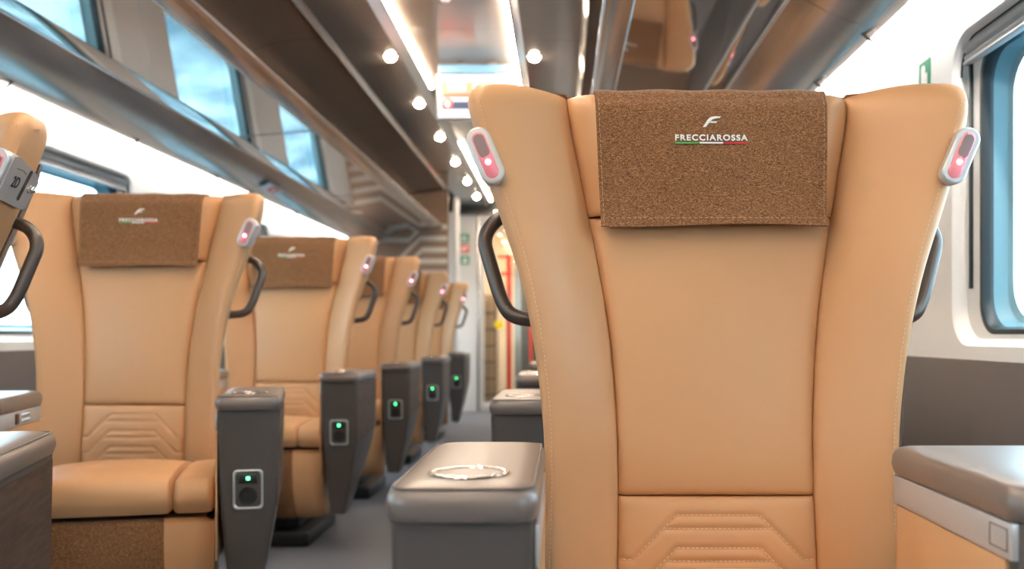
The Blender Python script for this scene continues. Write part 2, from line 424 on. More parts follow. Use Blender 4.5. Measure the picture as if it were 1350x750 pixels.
def make_seat(sgn):
    """sgn=+1: aisle pillar on +x (seats by the left wall); -1: on -x (seats by the right wall)"""
    root = empty('train_seat')
    for s in (-1, 1):
        b = back_part(obj('side_bolster', bolster(s), LEATHER, root))
        bm = NB(); zs = [.42 + .775 * i / 60 for i in range(61)]
        def edge_pt(z, inset, off): 
            x = XW(z) - inset; return Vector((s * x, bol_y(x, z) + rnd(inset, .020) * .9 - off, z))
        dashes(bm, [edge_pt(z, .0105, .0003) for z in zs], r=.0007)
        obj('edge_stitching', bm, STITCH, b)
        bm = NB(); tube(bm, [edge_pt(z, .0035, -.0010) for z in zs], .0016, 6); obj('edge_piping', bm, LEATHER, b)
        bm = NB()      # seam with double stitching on the wing's outer flank
        zz = [.80 + .39 * i / 30 for i in range(31)]
        def flank(z, dy): return Vector((s * (XW(z) - .0005 - max(0, z - 1.19) ** 2 * 25), bol_y(XW(z), z) + .055 + dy + max(0, z - 1.15) * .35, z))
        dashes(bm, [flank(z, .004) for z in zz], r=.0011); dashes(bm, [flank(z, -.004) for z in zz], r=.0011)
        obj('flank_stitching', bm, STITCH, b)
    back_part(obj('back_cushion', center_panel(.616, 1.0335, .014, 0, nz=60), LEATHER, root))
    back_part(obj('headrest', center_panel(HZ0, ZT, .010, .022, top=True, nz=34), LEATHER, root))
    lum = back_part(obj('lumbar_cushion', center_panel(LZ0, LZ1, .008, 0, nz=90, quilt=quilt), LEATHER, root, sharp=1.2))
    for band in QB:
        bm = NB()
        for sg in band:
            (ax, az), (bx, bz) = sg
            n = max(2, int(math.hypot(bx - ax, bz - az) / .02))
            P = []
            for k in range(n + 1):
                x = ax + (bx - ax) * k / n; z = az + (bz - az) * k / n
                if z < .41: break
                P.append((x, lumbar_y(x, z) + .0020, z))
            if len(P) > 1: dashes(bm, P, r=.0009)
        obj('quilt_stitching', bm, STITCH, lum)
    cv = back_part(obj('headrest_cover', cover_mesh(), FABRIC, root))
    bm = NB()
    def cp(x, z): return (x, cover_y(x, z) - .0014, z)
    zs = [1.021 + .20 * i / 24 for i in range(25)]
    for s in (-1, 1): dashes(bm, [cp(s * (cover_w(z) - .005), z) for z in zs], r=.0005)
    dashes(bm, [cp(-.165 + .33 * i / 20, 1.029) for i in range(21)], r=.0005)
    obj('hem_stitching', bm, HEM, cv)
    # writing on the cover
    lt = lettering('FRECCIAROSSA', .0126, 0, 0, .0004)
    xs_ = [v.co.x for v in lt.verts]; k = .1105 / (max(xs_) - min(xs_)); mid = (max(xs_) + min(xs_)) / 2
    for v in lt.verts: v.co.x = (v.co.x - mid) * k
    LX = -.002
    obj('lettering', drape(lt, LX, 1.1485), WHITE, cv)
    for i, (nm, mm) in enumerate((('green_stripe', GREEN), ('white_stripe', WHITE), ('red_stripe', RED))):
        a = -.055 + .0368 * i; bm = NB()
        n = 6
        for q in range(n):
            x0 = a + .0355 * q / n; x1 = a + .0355 * (q + 1) / n; poly(bm, [(x0, 0), (x1, 0), (x1, .0026), (x0, .0026)])
        obj(nm, drape(bm, LX, 1.1432), mm, cv)
    bm = NB()      # italic emblem: a swept stroke with a curled top and a short crossbar
    poly(bm, [(-.0140, 0), (-.0092, 0), (-.0020, .0088), (.0016, .0122), (.0060, .0136), (.0128, .0142), (.0142, .0170), (.0052, .0170), (-.0016, .0158), (-.0062, .0118), (-.0100, .0056)])
    poly(bm, [(-.0035, .0064), (.0070, .0064), (.0086, .0090), (-.0012, .0090)])
    obj('emblem', drape(bm, LX + .001, 1.1695), WHITE, cv)
    for s in (-1, 1):
        h, M = reading_light(root, s)
        grab_handle(root, s)
    # grey shell behind
    def shf(u, v):
        z = .36 + v * (1.16 - .36); w = XW(max(z, .4)) - .028; x = (2*u-1) * w
        return (x, YC(max(z, .4)) + .040, z)
    def shb(u, v):
        z = .36 + v * (1.16 - .36); w = XW(max(z, .4)) - .034; x = (2*u-1) * w
        e = min(w - abs(x), 1.16 - z)
        return (x, YC(max(z, .4)) + .095 - rnd(max(e, 0), .045) * .8, z)
    back_part(obj('back_shell', grid_shell(shf, shb, ease_dist(20), ease_dist(26)), SHELL, root))
    # seat cushion: wide middle and a bolster on the aisle side
    def cushion(x0, x1, z0, dome):
        def zt(y): return .455 + .04 * (1 - ((y + .30) / .26) ** 2) * .6 + .018 * (-y)
        L = []
        for i, t in enumerate(ease_dist(16)):
            x = x0 + t * (x1 - x0); d = min(x - x0, x1 - x)
            e = rnd(d, .016); prof = []
            top = dome * (1 - (2 * t - 1) ** 2)
            ys = [-.06, -.12, -.2, -.28, -.36, -.42, -.47, -.50, -.52, -.532, -.538]
            for y in ys[:7]: prof.append((x, y, zt(y) + top - e))
            for k in range(7):
                a = PI / 2 * (k + 1) / 7; R = .045
                prof.append((x, -.49 - R * math.sin(a) + e, zt(-.47) + top - e - R * (1 - math.cos(a))))
            prof += [(x, -.535 + e, .43), (x, -.532 + e, z0 + .02), (x, -.520 + e, z0 + e * .5), (x, -.06, z0 + e * .5)]
            L.append(prof)
        bm = NB(); loft(bm, L); return bm
    xi, xm, xo = (-.176, .158, .250)
    def sx(a, b): return (a, b) if sgn > 0 else (-b, -a)
    a, b = sx(xi, xm); sc = obj('seat_cushion', cushion(a, b, .399, .012), LEATHER, root)
    a, b = sx(xm + .001, xo); obj('cushion_side', cushion(a, b, .399, .004), LEATHER, root)
    bm = NB(); a, b = sx(xi + .005, xo - .005); box(bm, a, b, -.49, .03, .33, .384, .008); obj('seat_base', bm, BLACK, root)
    # leg rest hanging from the cushion's front
    def legrest(x0, x1, off):
        L = []
        for t in ease_dist(10):
            x = x0 + t * (x1 - x0); d = min(x - x0, x1 - x); e = rnd(d, .014)
            prof = [(x, -.44, (.385 - e)), (x, -.50 - off, (.385 - e)), (x, -.515 - off + e, .374), (x, -.522 - off + e, .34), (x, -.520 - off + e, .25), (x, -.505 - off + e, .19),
                    (x, -.480 - off + e, .145), (x, -.450, .125 + e - off), (x, -.42, .125 + e - off), (x, -.40, .16), (x, -.41, .33)]
            L.append(prof)
        bm = NB(); loft(bm, L); return bm
    a, b = sx(xi + .004, xo); lr = obj('leg_rest', legrest(a, b, 0), LEATHER, root)
    a, b = sx(xi + .01, .152)
    lc = legrest(a, b, .004)
    for v in lc.verts: v.co.y += -.0025 * 1.6 * max(0, math.sin(v.co.x * 38 + v.co.z * 9 + 1)) ** 3
    obj('leg_rest_cover', lc, FABRIC, lr)['label'] = 'brown cloth cover'
    bm = NB(); box(bm, -.12, .12, -.36, -.02, .06, .33, .02); box(bm, -.17, .17, -.40, .04, 0, .06, .012); obj('pedestal', bm, BLACK, root)
    # aisle pillar with padded top
    def pl(z):
        xo_ = interp([(.16, .345), (.30, .376), (.43, .396), (.65, .400)], z); xi_ = interp([(.16, .292), (.43, .270), (.65, .265)], z)
        yf = interp([(.16, -.575), (.43, -.602), (.65, -.612)], z); yb = interp([(.16, -.485), (.42, -.26), (.47, -.245), (.65, -.24)], z)
        x0, x1 = (xi_, xo_) if sgn > 0 else (-xo_, -xi_)
        return [(x, y, z) for x, y in rrect(x0, x1, yf, yb, .012, 4)]
    bm = NB(); loft(bm, [pl(z) for z in (.16, .168, .2, .24, .3, .36, .42, .43, .47, .52, .58, .64, .645)])
    pil = obj('armrest_pillar', bm, PLAST, root)
    bm = NB()      # walnut veneer let into the aisle face, cut off on a slant below
    pts = [(-.592, .638), (-.592, .425), (-.585, .418), (-.265, .448), (-.257, .458), (-.257, .638)]
    def fx(y, z): return interp([(.16, .345), (.30, .376), (.43, .396), (.65, .400)], z)
    A = [bm.verts.new((sgn * (fx(y, z) + .0016), y, z)) for y, z in pts]; B = [bm.verts.new((sgn * (fx(y, z) - .004), y, z)) for y, z in pts]
    bm.faces.new(A); bm.faces.new(B[::-1])
    for i in range(6): bm.faces.new((A[i], A[(i+1) % 6], B[(i+1) % 6], B[i]))
    obj('wood_panel', bm, WOOD, pil)['label'] = 'dark walnut veneer'
    mx = sgn * .333; yf = lambda z: interp([(.16, -.575), (.43, -.602), (.65, -.612)], z)
    def ring(w, h, y, n=5): return [(mx + a_, yf(.462 + b_) + y, .462 + b_) for a_, b_ in rrect(-w, w, -h, h, .010, n)]
    bm = NB(); loft(bm, [ring(.0335, .046, .001), ring(.0335, .046, -.003), ring(.0305, .043, -.004), ring(.028, .0405, -.0012), ring(.028, .0405, .003)], cap=False)
    obj('socket_frame', bm, SILVER, pil)
    bm = NB(); loft(bm, [ring(.0285, .041, .002), ring(.0285, .041, -.0008)]); obj('socket_recess', bm, PLAST, pil)
    bm = NB(); box(bm, mx - .020, mx + .020, yf(.487) - .003, yf(.487) + .002, .476, .499, .002); obj('switch_plate', bm, BLACK, pil)
    bm = NB(); bmesh.ops.create_cone(bm, cap_ends=True, segments=24, radius1=.0205, radius2=.0205, depth=.006, matrix=Matrix.Translation((mx, yf(.45), .447)) @ Matrix.Rotation(PI/2, 4, 'X'))
    old = set(bm.verts); torus(bm, (0, 0, 0), .0185, .002, 24, 6)
    for v in bm.verts:
        if v not in old: v.co = Vector((mx + v.co.x, yf(.45) - .003 + v.co.z, .447 + v.co.y))
    obj('power_socket', bm, BLACK, pil)
    bm = NB(); box(bm, mx - .004, mx + .004, yf(.487) - .0045, yf(.487), .484, .492, .001); obj('green_light', bm, GLED, pil)['label'] = 'glowing green light'
    def pad(x0, x1, y0, y1, z0, z1, r, cut=None):
        bm = NB(); L = []
        for z, i in ((z0, .005), (z0 + .001, .002), (z0 + .005, 0), (z0 + .014, -.002), (z1 - .012, -.001), (z1 - .006, .0015), (z1 - .0025, .005), (z1 - .0005, .011), (z1 + .001, .022), (z1 + .002, .045)):
            pts = rrect(x0 + i, x1 - i, y0 + i, y1 - i, r if i < r else r, 5)
            if cut:
                q = []
                for x, y in pts:
                    k = max(0, (y - (y1 - cut)) / cut)
                    if sgn > 0: x = max(x, x0 + i + k * k * cut * .8)
                    else: x = min(x, x1 - i - k * k * cut * .8)
                    q.append((x, y))
                pts = q
            L.append([(x, y, z) for x, y in pts])
        loft(bm, L); return bm
    a, b = (.262, .403) if sgn > 0 else (-.403, -.262)
    pd = obj('armrest_pad', pad(a, b, -.622, -.236, .645, .679, .022), PADL, root)
    bm = NB(); torus(bm, (sgn * .332, -.545, .6815), .0375, .0036, 44, 8, .5); obj('cup_ring', bm, CHROME, pd)['label'] = 'brushed metal ring'
    bm = NB(); bmesh.ops.create_circle(bm, cap_ends=True, segments=40, radius=.036, matrix=Matrix.Translation((sgn * .332, -.545, .6816))); obj('cup_mat', bm, PADL, pd)
    bm = NB(); P = [(x, y, .6765) for x, y in rrect(a + .0035, b - .0035, -.6185, -.2395, .02, 5)]; P.append(P[0])
    tube(bm, P, .0011, 5); obj('pad_seam', bm, PLAST, pd)
    if sgn < 0:
      bm = NB(); box(bm, a + (.004 if sgn < 0 else .02), b - (.02 if sgn < 0 else .004), -.238, -.20, .630, .652, .003); obj('tray_hinge', bm, SILVER, pil)
    bm = NB()
    bx = -sgn * 0 + (.264 if sgn > 0 else -.264); iw = (bx - .003, bx + .001) if sgn > 0 else (bx - .001, bx + .003)
    box(bm, iw[0], iw[1], -.60, -.25, .60, .640, .001); obj('hinge_rail', bm, SILVER, pil)
    bm = NB(); box(bm, iw[0], iw[1], -.60, -.25, .30, .598, .001); obj('inner_leather_panel', bm, LEATHER, pil)
    # window-side console
    xa, xb = (-.42, -.186) if sgn > 0 else (.186, .42)
    bm = NB(); box(bm, xa, xb, -.607, -.285, .12, .644, .006); con = obj('side_console', bm, PLAST, root)
    inx = xb if sgn > 0 else xa; ins = -sgn
    def face(y0, y1, z0, z1, t0, t1, bev=.0008):
        q = sorted((inx - ins * t0, inx - ins * t1)); b_ = NB(); box(b_, q[0], q[1], y0, y1, z0, z1, bev); return b_
    obj('leather_panel', face(-.592, -.292, .13, .6055, -.002, .004, .0015), LEATHER, con)
    obj('metal_rail', face(-.607, -.286, .607, .642, -.002, .0055), SILVER, con)
    if sgn < 0:
        b_ = NB()
        for (y0, y1, z0, z1) in ((-.600, -.562, .614, .615), (-.600, -.562, .635, .636), (-.600, -.599, .614, .636), (-.563, -.562, .614, .636)):
            for f in (face(y0, y1, z0, z1, .0050, .0060, 0),):
                me = bpy.data.meshes.new('x'); f.to_mesh(me); f.free(); b_.from_mesh(me); bpy.data.meshes.remove(me)
        obj('release_latch', b_, PLAST, con)
    else:
        b_ = NB()
        for i in range(5):
            for j in range(2):
                q = sorted((inx - ins * .005, inx - ins * .008)); y = -.45 + i * .014
                box(b_, q[0], q[1], y, y + .009, .613 + j * .013, .622 + j * .013, .0015)
        obj('control_buttons', b_, CHROME, con)
        obj('control_switch', face(-.50, -.475, .612, .637, .005, .009, .002), WOOD, con)
    obj('console_pad', pad(xa - .007, xb + .007, -.615, -.276, .643, .679, .016, cut=.09), PADL, root)
    bm = NB(); y0 = -.60
    P = [(inx + ins * .0045, y, .6735) for y in (-.60, -.5, -.4, -.32, -.29)]; tube(bm, P, .0012, 5); 
    obj('console_seam', bm, PLAST, con)
    return root

def copy_tree(o, parent=None):
    c = o.copy(); C.objects.link(c)
    if parent: c.parent = parent
    for ch in list(o.children): copy_tree(ch, c)
    return c
def set_pose(root, x, y, rz, recline=0., drop=0., back=None):
    root.location = (x, y, 0); root.rotation_euler = (0, 0, math.radians(rz))
    pv = Vector((0, -.05, .45)); R = Matrix.Rotation(math.radians(-recline), 4, 'X')
    B = Matrix.Identity(4)
    if back:
        B = (Matrix.Translation((x, y, 0)) @ Matrix.Rotation(math.radians(rz), 4, 'Z')).inverted() @ Matrix.Translation((back[0], back[1], 0)) @ Matrix.Rotation(math.radians(back[2]), 4, 'Z')
    for ch in root.children:
        if ch.get('_b'):
            ch.matrix_local = B @ Matrix.Translation(pv + Vector((0, 0, -drop))) @ R @ Matrix.Translation(-pv)
protoL = make_seat(+1); protoR = make_seat(-1)
SEATS = [
 (protoL, -1.195, 1.546, 16, 3, .02, 'tan leather seat marked 2D, cut off by the left frame edge, seen from its side', (-1.285, 1.70, 0)),
 (protoL, -1.19, 2.74, 14, 0, 0, 'tan leather train seat turned towards the aisle, directly behind the seat marked 2D', (-1.235, 2.86, 2)),
 (protoL, -1.140, 4.13, 0, 0, 0, 'pale lit tan leather train seat, second one back behind the seat marked 2D'),
 (protoL, -1.118, 5.20, 0, 0, 0, 'tan leather train seat by the left wall, third one back behind the seat marked 2D'),
 (protoL, -1.115, 6.50, 0, 0, 0, 'tan leather train seat by the left wall, second from the striped partition'),
 (protoL, -1.115, 7.85, 0, 0, 0, 'farthest tan leather train seat, right in front of the striped partition'),
 (protoR, .240, 1.515, 0, 0, .035, 'large tan leather train seat facing the camera in the right foreground', (.230, 1.495, 0)),
 (protoR, .247, 2.72, 0, 0, 0, 'train seat just behind the large foreground seat, only its grey armrest showing'),
 (protoR, .247, 3.95, 0, 0, 0, 'train seat second behind the large foreground seat, only its grey armrest showing'),
 (protoR, .247, 5.20, 0, 0, 0, 'train seat third behind the large foreground seat, only an armrest tip showing'),
]
used = set(); seat_objs = []
for p, x, y, rz, rec, dr, lab, *bk_ in SEATS:
    o = p if p.name not in used else copy_tree(p); used.add(p.name)
    tag(o, lab, 'seat', 'tan leather train seats'); set_pose(o, x, y, rz, rec, dr, *bk_); seat_objs.append(o)
for o in bpy.data.objects:
    if '_b' in o.keys(): pass
# seat number plate on the nearest left seat: lamp on its aisle side
nearlight = [c for c in seat_objs[0].children if c.name.startswith('reading_light')]
nearlight = max(nearlight, key=lambda c: sum(v.co.x for v in c.data.vertices))
def number_plate(parent):
    zc = 1.108; x0 = XW(zc) + .001; y0 = bol_y(x0, zc) - .002
    M = Matrix.Translation((x0, y0, zc)) @ Matrix.Rotation(math.radians(23), 4, 'Y')
    # flat side plate following the housing's flank
    def P(y, z, x=0): return M @ Vector((.0182 + x - .03 * max(0, y) * 1.4, y * 1.35, z))
    bm = NB(); pts = [(-.004, .037), (.006, .040), (.060, .022), (.070, .010), (.066, -.040), (.058, -.045), (-.004, -.038)]
    A = [bm.verts.new(P(y, z, .0015)) for y, z in pts]; B = [bm.verts.new(P(y, z, -.012)) for y, z in pts]
    n = len(pts); bm.faces.new(A); bm.faces.new(B[::-1])
    for i in range(n): bm.faces.new((A[i], A[(i+1) % n], B[(i+1) % n], B[i]))
    obj('side_plate', bm, SILVER, parent)
    t = lettering('2D', .034, 0, 0, .0006)
    for v in t.verts: v.co = P(.0205 + v.co.x * .36, v.co.y * .8 - .012, .0018 + v.co.z)
    obj('seat_number', t, BLACK, parent)
    bm = NB(); pts = [(.040, .024), (.044, .026), (.0465, .022), (.043, -.030), (.040, -.032), (.037, -.028)]
    A = [bm.verts.new(P(y, z, .0022)) for y, z in pts]; B = [bm.verts.new(P(y, z, 0)) for y, z in pts]; n = 6
    bm.faces.new(A); bm.faces.new(B[::-1])
    for i in range(n): bm.faces.new((A[i], A[(i+1) % n], B[(i+1) % n], B[i]))
    obj('slot', bm, HANDLE, parent)
    bm = NB(); c = P(.056, -.006, .006); bmesh.ops.create_uvsphere(bm, u_segments=14, v_segments=8, radius=.0065, matrix=Matrix.Translation(c))
    c = P(.056, -.006, .001); bmesh.ops.create_cone(bm, cap_ends=True, segments=14, radius1=.008, radius2=.006, depth=.006, matrix=Matrix.Translation(c) @ Matrix.Rotation(PI/2, 4, 'Y'))
    obj('knob', bm, CHROME, parent)
    bm = NB()
    tube(bm, [P(.010, .020, .002), P(.026, .020, .002), P(.034, .016, .002)], .0006, 4); obj('bracket_mark', bm, BLACK, parent)
number_plate(nearlight)

# ------------------------------------------------------------------ the coach shell
Y0, Y1 = -4.5, 8.9
WD = 1.38
BAY = 1.965; SEAM = 2.56
seams = [SEAM + BAY * k for k in range(-4, 5)]
seams = [s for s in seams if Y0 < s < Y1]
bays = list(zip([Y0] + seams, seams + [Y1]))
bm = NB(); box(bm, CX - 1.5, CX + 1.5, Y0, 12.6, -.05, 0); struct('floor', bm, CARPET)
ZD = .763
def wall_profile(z):      # distance of the wall's inner face from the centre line
    return interp([(0, 1.38), (1.56, 1.38), (1.70, 1.368), (1.9, 1.30), (2.1, 1.15)], z)
def build_wall(side, name):
    bm = NB()
    wins = []
    def P(d, y, z): return Vector((CX + side * d, y, z))
    for a, b in bays:
        if b - a < 1.5:      # short end bay without a window
            vs = [bm.verts.new(P(1.38, y, z)) for y, z in ((a, ZD), (b, ZD), (b, 1.5), (a, 1.5))]; bm.faces.new(vs)
            hole = None
        else:
            wy0, wy1 = b - BAY + .31, b - .31; wz0, wz1 = .793, 1.50; wins.append((wy0, wy1, wz0, wz1))
            inner = rrect(wy0, wy1, wz0, wz1, .085, 8)
            n = len(inner); outer = []
            # project each inner point to the bay's rectangle
            cy, cz = (wy0 + wy1) / 2, (wz0 + wz1) / 2; ya, yb_, za, zb_ = a + .001, b - .001, ZD, 1.5 + .0
            zb2 = 1.56
            for (y, z) in inner:
                dy, dz = y - cy, z - cz
                k = min((yb_ - cy) / dy if dy > 1e-6 else 1e9, (ya - cy) / dy if dy < -1e-6 else 1e9, (zb2 - cz) / dz if dz > 1e-6 else 1e9, (za - cz) / dz if dz < -1e-6 else 1e9)
                outer.append((cy + dy * k, cz + dz * k))
            def add_corner(): pass
            vi = [bm.verts.new(P(1.38, y, z)) for y, z in inner]; vo = [bm.verts.new(P(1.38, y, z)) for y, z in outer]
            for i in range(n):
                j = (i + 1) % n
                bm.faces.new((vi[i], vi[j], vo[j], vo[i]))
                (ya1, za1), (yb1, zb1) = outer[i], outer[j]
                if abs(ya1 - yb1) > 1e-5 and abs(za1 - zb1) > 1e-5:   # corner of the rectangle falls between
                    cyy = ya1 if min(abs(ya1 - ya), abs(ya1 - yb_)) < 1e-5 else yb1
                    czz = za1 if min(abs(za1 - za), abs(za1 - zb2)) < 1e-5 else zb1
                    c = bm.verts.new(P(1.38, cyy, czz)); bm.faces.new((vo[i], vo[j], c))
            # splayed reveal going outwards with a rounded lip
            L = []
            for ins, dd in ((0, 0), (.003, .002), (.007, .007), (.012, .018), (.016, .030)):
                L.append([P(1.38 + dd, y, z) for y, z in rrect(wy0 + ins, wy1 - ins, wz0 + ins, wz1 - ins, .085 - ins * .5, 8)])
            # white flat frame to the inner gasket
            L.append([P(1.412, y, z) for y, z in rrect(wy0 + .085, wy1 - .085, wz0 + .030, wz1 - .048, .07, 8)])
            loft(bm, L, cap=False)
            zst = 1.56
        # upper strip, curving in behind the rack
        zz = [1.56 if hole_ok(a, b) else 1.5, 1.62, 1.70, 1.8, 1.9, 2.0, 2.1]
        L = [[P(wall_profile(z), y, z) for y in (a + .001, b - .001)] for z in zz]
        loft(bm, L, cap=False, closed=False)
    # a skin outside so that the wall has thickness
    w = struct(name, bm, WALLW, sharp=.5)
    return w, wins
def hole_ok(a, b): return b - a >= 1.5
for side, nm in ((-1, 'left'), (1, 'right')):
    w, wins = build_wall(side, 'wall_' + nm)
    def P(d, y, z): return Vector((CX + side * d, y, z))
    bm = NB()
    for a, b in bays:
        x0, x1 = sorted((CX + side * 1.375, CX + side * 1.40)); box(bm, x0, x1, a + .0015, b - .0015, 0, ZD, .0015)
    struct('trim_dado_' + nm, bm, DADO)
    bm = NB(); x0, x1 = sorted((CX + side * 1.3815, CX + side * 1.3835))
    for s in seams: box(bm, x0, x1, s - .003, s + .003, ZD, 2.0)
    x0, x1 = sorted((CX + side * 1.401, CX + side * 1.403)); box(bm, x0, x1, Y0, Y1, 0, ZD)
    struct('trim_joint_' + nm, bm, SHELL)
    for k, (wy0, wy1, wz0, wz1) in enumerate(wins):
        root = empty('window_%d' % (k + 1 + (10 if side > 0 else 0)), (CX + side * 1.40, (wy0 + wy1) / 2, wz0)); root['kind'] = 'structure'
        inv = Matrix.Translation(-root.location)
        def wob(name, bm_, m):
            bm_.transform(inv); return obj(name, bm_, m, root)
        gy0, gy1, gz0, gz1 = wy0 + .085, wy1 - .085, wz0 + .030, wz1 - .048
        bm = NB()      # dark inner gasket
        def R(i, d, r=.07): return [P(d, y, z) for y, z in rrect(gy0 + i, gy1 - i, gz0 + i, gz1 - i, r, 8)]
        loft(bm, [R(-.004, 1.410), R(0, 1.4085), R(.006, 1.410), R(.012, 1.425), R(.012, 1.435)], cap=False); wob('gasket', bm, GASK)
        bm = NB(); loft(bm, [R(.012, 1.434), R(.020, 1.462, .075), R(.030, 1.470, .08)], cap=False); wob('window_reveal', bm, REVEAL)
        bm = NB(); loft(bm, [R(.020, 1.470, .08), R(.020, 1.474, .08)], cap=True); wob('pane', bm, PANE)
        # blind cassette along the top and guide slot at both ends
        bm = NB()
        for zz, r, dd in ((wz1 - .030, .013, 1.402), (wz1 - .052, .010, 1.403)):
            tube(bm, [P(dd, wy0 + .035, zz), P(dd, wy1 - .035, zz)], r, 10)
        bx0, bx1 = sorted((CX + side * 1.392, CX + side * 1.410)); box(bm, bx0, bx1, wy0 + .03, wy1 - .03, wz1 - .068, wz1 - .060, .002)
        wob('blind_rail', bm, BLIND)
        bm = NB(); sx0, sx1 = sorted((CX + side * 1.404, CX + side * 1.4135))
        for yy in (wy1 - .045, wy0 + .033): box(bm, sx0, sx1, yy, yy + .010, wz0 + .13, wz1 - .03, .001)
        wob('blind_guide', bm, GASK)
        bm = NB(); L = [[P(1.3985, y, z) for y, z in rrect(wy0 + .010, wy1 - .010, wz0 + .3, wz1 - .010, .08, 8)]]
        pts = [p for p in L[0] if p.z > wz1 - .25]; tube(bm, pts[:len(pts)], .0035, 6); wob('blind_seal', bm, GASK)

# ceiling ----------------------------------------------------------
CS = [s for s in (-2.0, -.1 , 1.98 - .0, 4.4, 6.35, 8.25)]
def strip(bm, prof, ya, yb, side):
    L = [[Vector((CX + side * d, y, z)) for d, z in prof] for y in (ya, yb)]
    loft(bm, L, cap=False, closed=False)
def panel_runs(bm, prof, side, cuts, gap=.003, t=None, y1=Y1):
    ys = [Y0] + [c for c in cuts if Y0 < c < y1] + [y1]
    for a, b in zip(ys, ys[1:]): strip(bm, prof, a + gap, b - gap, side)
bm = NB()
panel_runs(bm, [(-.235, 2.20), (.235, 2.20)], 1, CS, y1=10.1)
o = struct('ceiling', bm, CEILC)
for side in (-1, 1):
    bm = NB(); panel_runs(bm, [(.300, 2.150), (.560, 2.150)], side, CS, y1=10.1); struct('trim_%d' % (3 if side < 0 else 4), bm, CEILG)
    bm = NB(); strip(bm, [(.56, 2.150), (.566, 2.146), (.582, 2.128), (.588, 2.128), (.588, 2.18)], Y0, Y1, side); struct('trim_%d' % (5 if side < 0 else 6), bm, RACKP)
    bm = NB(); panel_runs(bm, [(.590, 2.148), (.70, 2.142), (.84, 2.12), (.86, 2.112), (1.0, 2.06), (1.15, 2.0), (1.28, 1.92)], side, [-.1 + .5, 2.41, 4.36, 6.2, 8.1]); struct('trim_%d' % (7 if side < 0 else 8), bm, CEILB)
    # the silver slope beside each light line; added lip keeps LED light off it
    bm = NB(); strip(bm, [(.254, 2.199), (.254, 2.181), (.257, 2.181), (.257, 2.192), (.300, 2.149)], Y0, 10.1, side); struct('trim_%d' % (9 if side < 0 else 10), bm, ALUS)
# dark back of everything above the joints
bm = NB(); box(bm, CX - 1.5, CX + 1.5, Y0, 12.6, 2.26, 2.30)
box(bm, CX - 1.56, CX - 1.50, Y0, 12.6, 1.52, 2.30); box(bm, CX + 1.50, CX + 1.56, Y0, 12.6, 1.52, 2.30)
box(bm, CX - 1.56, CX - 1.48, Y0, 12.6, -.05, .78); box(bm, CX + 1.48, CX + 1.56, Y0, 12.6, -.05, .78)
struct('wall_outer_body', bm, BLACK)
bm = NB(); box(bm, CX - 1.5, CX + 1.5, Y0 - .06, Y0, 0, 2.26); struct('wall_back', bm, TAUPE)
# LED lines: a warm lit strip on each side of the recessed centre
for side in (-1, 1):
    for ya, yb, w in ((Y0 + .1, 5.42, 'long'), (6.95, 10.0, 'short')):
        bm = NB(); x0, x1 = sorted((CX + side * .241, CX + side * .252)); box(bm, x0, x1, ya, yb, 2.188, 2.198, .002)
        o = obj('light_strip', bm, STRIPL)
        tag(o, '%s warm glowing light line along the %s side of the ceiling recess%s' % (w, 'left' if side < 0 else 'right', ', before the screen' if w == 'long' else ', beyond the screen'), 'ceiling light', 'light lines in the ceiling')
ordn = ['first', 'second', 'third', 'fourth', 'fifth', 'sixth', 'seventh', 'eighth', 'ninth', 'tenth', 'eleventh', 'twelfth']
def spotlight(x, y):
    r = empty('ceiling_spotlight', (x, y, 2.149))
    bm = NB(); torus(bm, (0, 0, -.001), .034, .003, 24, 6); obj('ring', bm, ALU, r)
    bm = NB(); bmesh.ops.create_cone(bm, cap_ends=True, segments=24, radius1=.026, radius2=.031, depth=.006, matrix=Matrix.Translation((0, 0, -.001))); bmesh.ops.create_uvsphere(bm, u_segments=20, v_segments=12, radius=.026, matrix=Matrix.Translation((0, 0, -.003)) @ Matrix.Diagonal((1, 1, .75, 1))); obj('lamp', bm, SPOTL, r)
    return r
sp = None
for side in (-1, 1):
    for k in range(6):
        y = 4.66 + .95 * k - (0 if side < 0 else .0)
        if y > 9.6: continue
        if sp is None: o = sp = spotlight(CX + side * .345, y)
        else: o = copy_tree(sp); o.location = (CX + side * .345, y, 2.149)
        tag(o, 'round warm ceiling spotlight, %s from the front in the row %s of the screen' % (ordn[k], 'left' if side < 0 else 'right'), 'spotlight', 'round spotlights in the ceiling')
    for k in range(1, 6):
        y = 4.66 - 1.6 * k
        if y > 3.2 or y < Y0: continue
        o = copy_tree(sp); o.location = (CX + side * .345, y, 2.149)
        tag(o, 'round warm ceiling spotlight above the camera, %s back in the %s row' % (ordn[k - 1], 'left' if side < 0 else 'right'), 'spotlight', 'round spotlights in the ceiling')
# small ceiling fittings
bm = NB(); bmesh.ops.create_cone(bm, cap_ends=True, segments=24, radius1=.016, radius2=.026, depth=.02, matrix=Matrix.Translation((CX + .0, 3.98, 2.189)) )
tag(obj('smoke_detector', bm, WHITES), 'small white smoke detector in the middle of the ceiling recess', 'smoke detector')

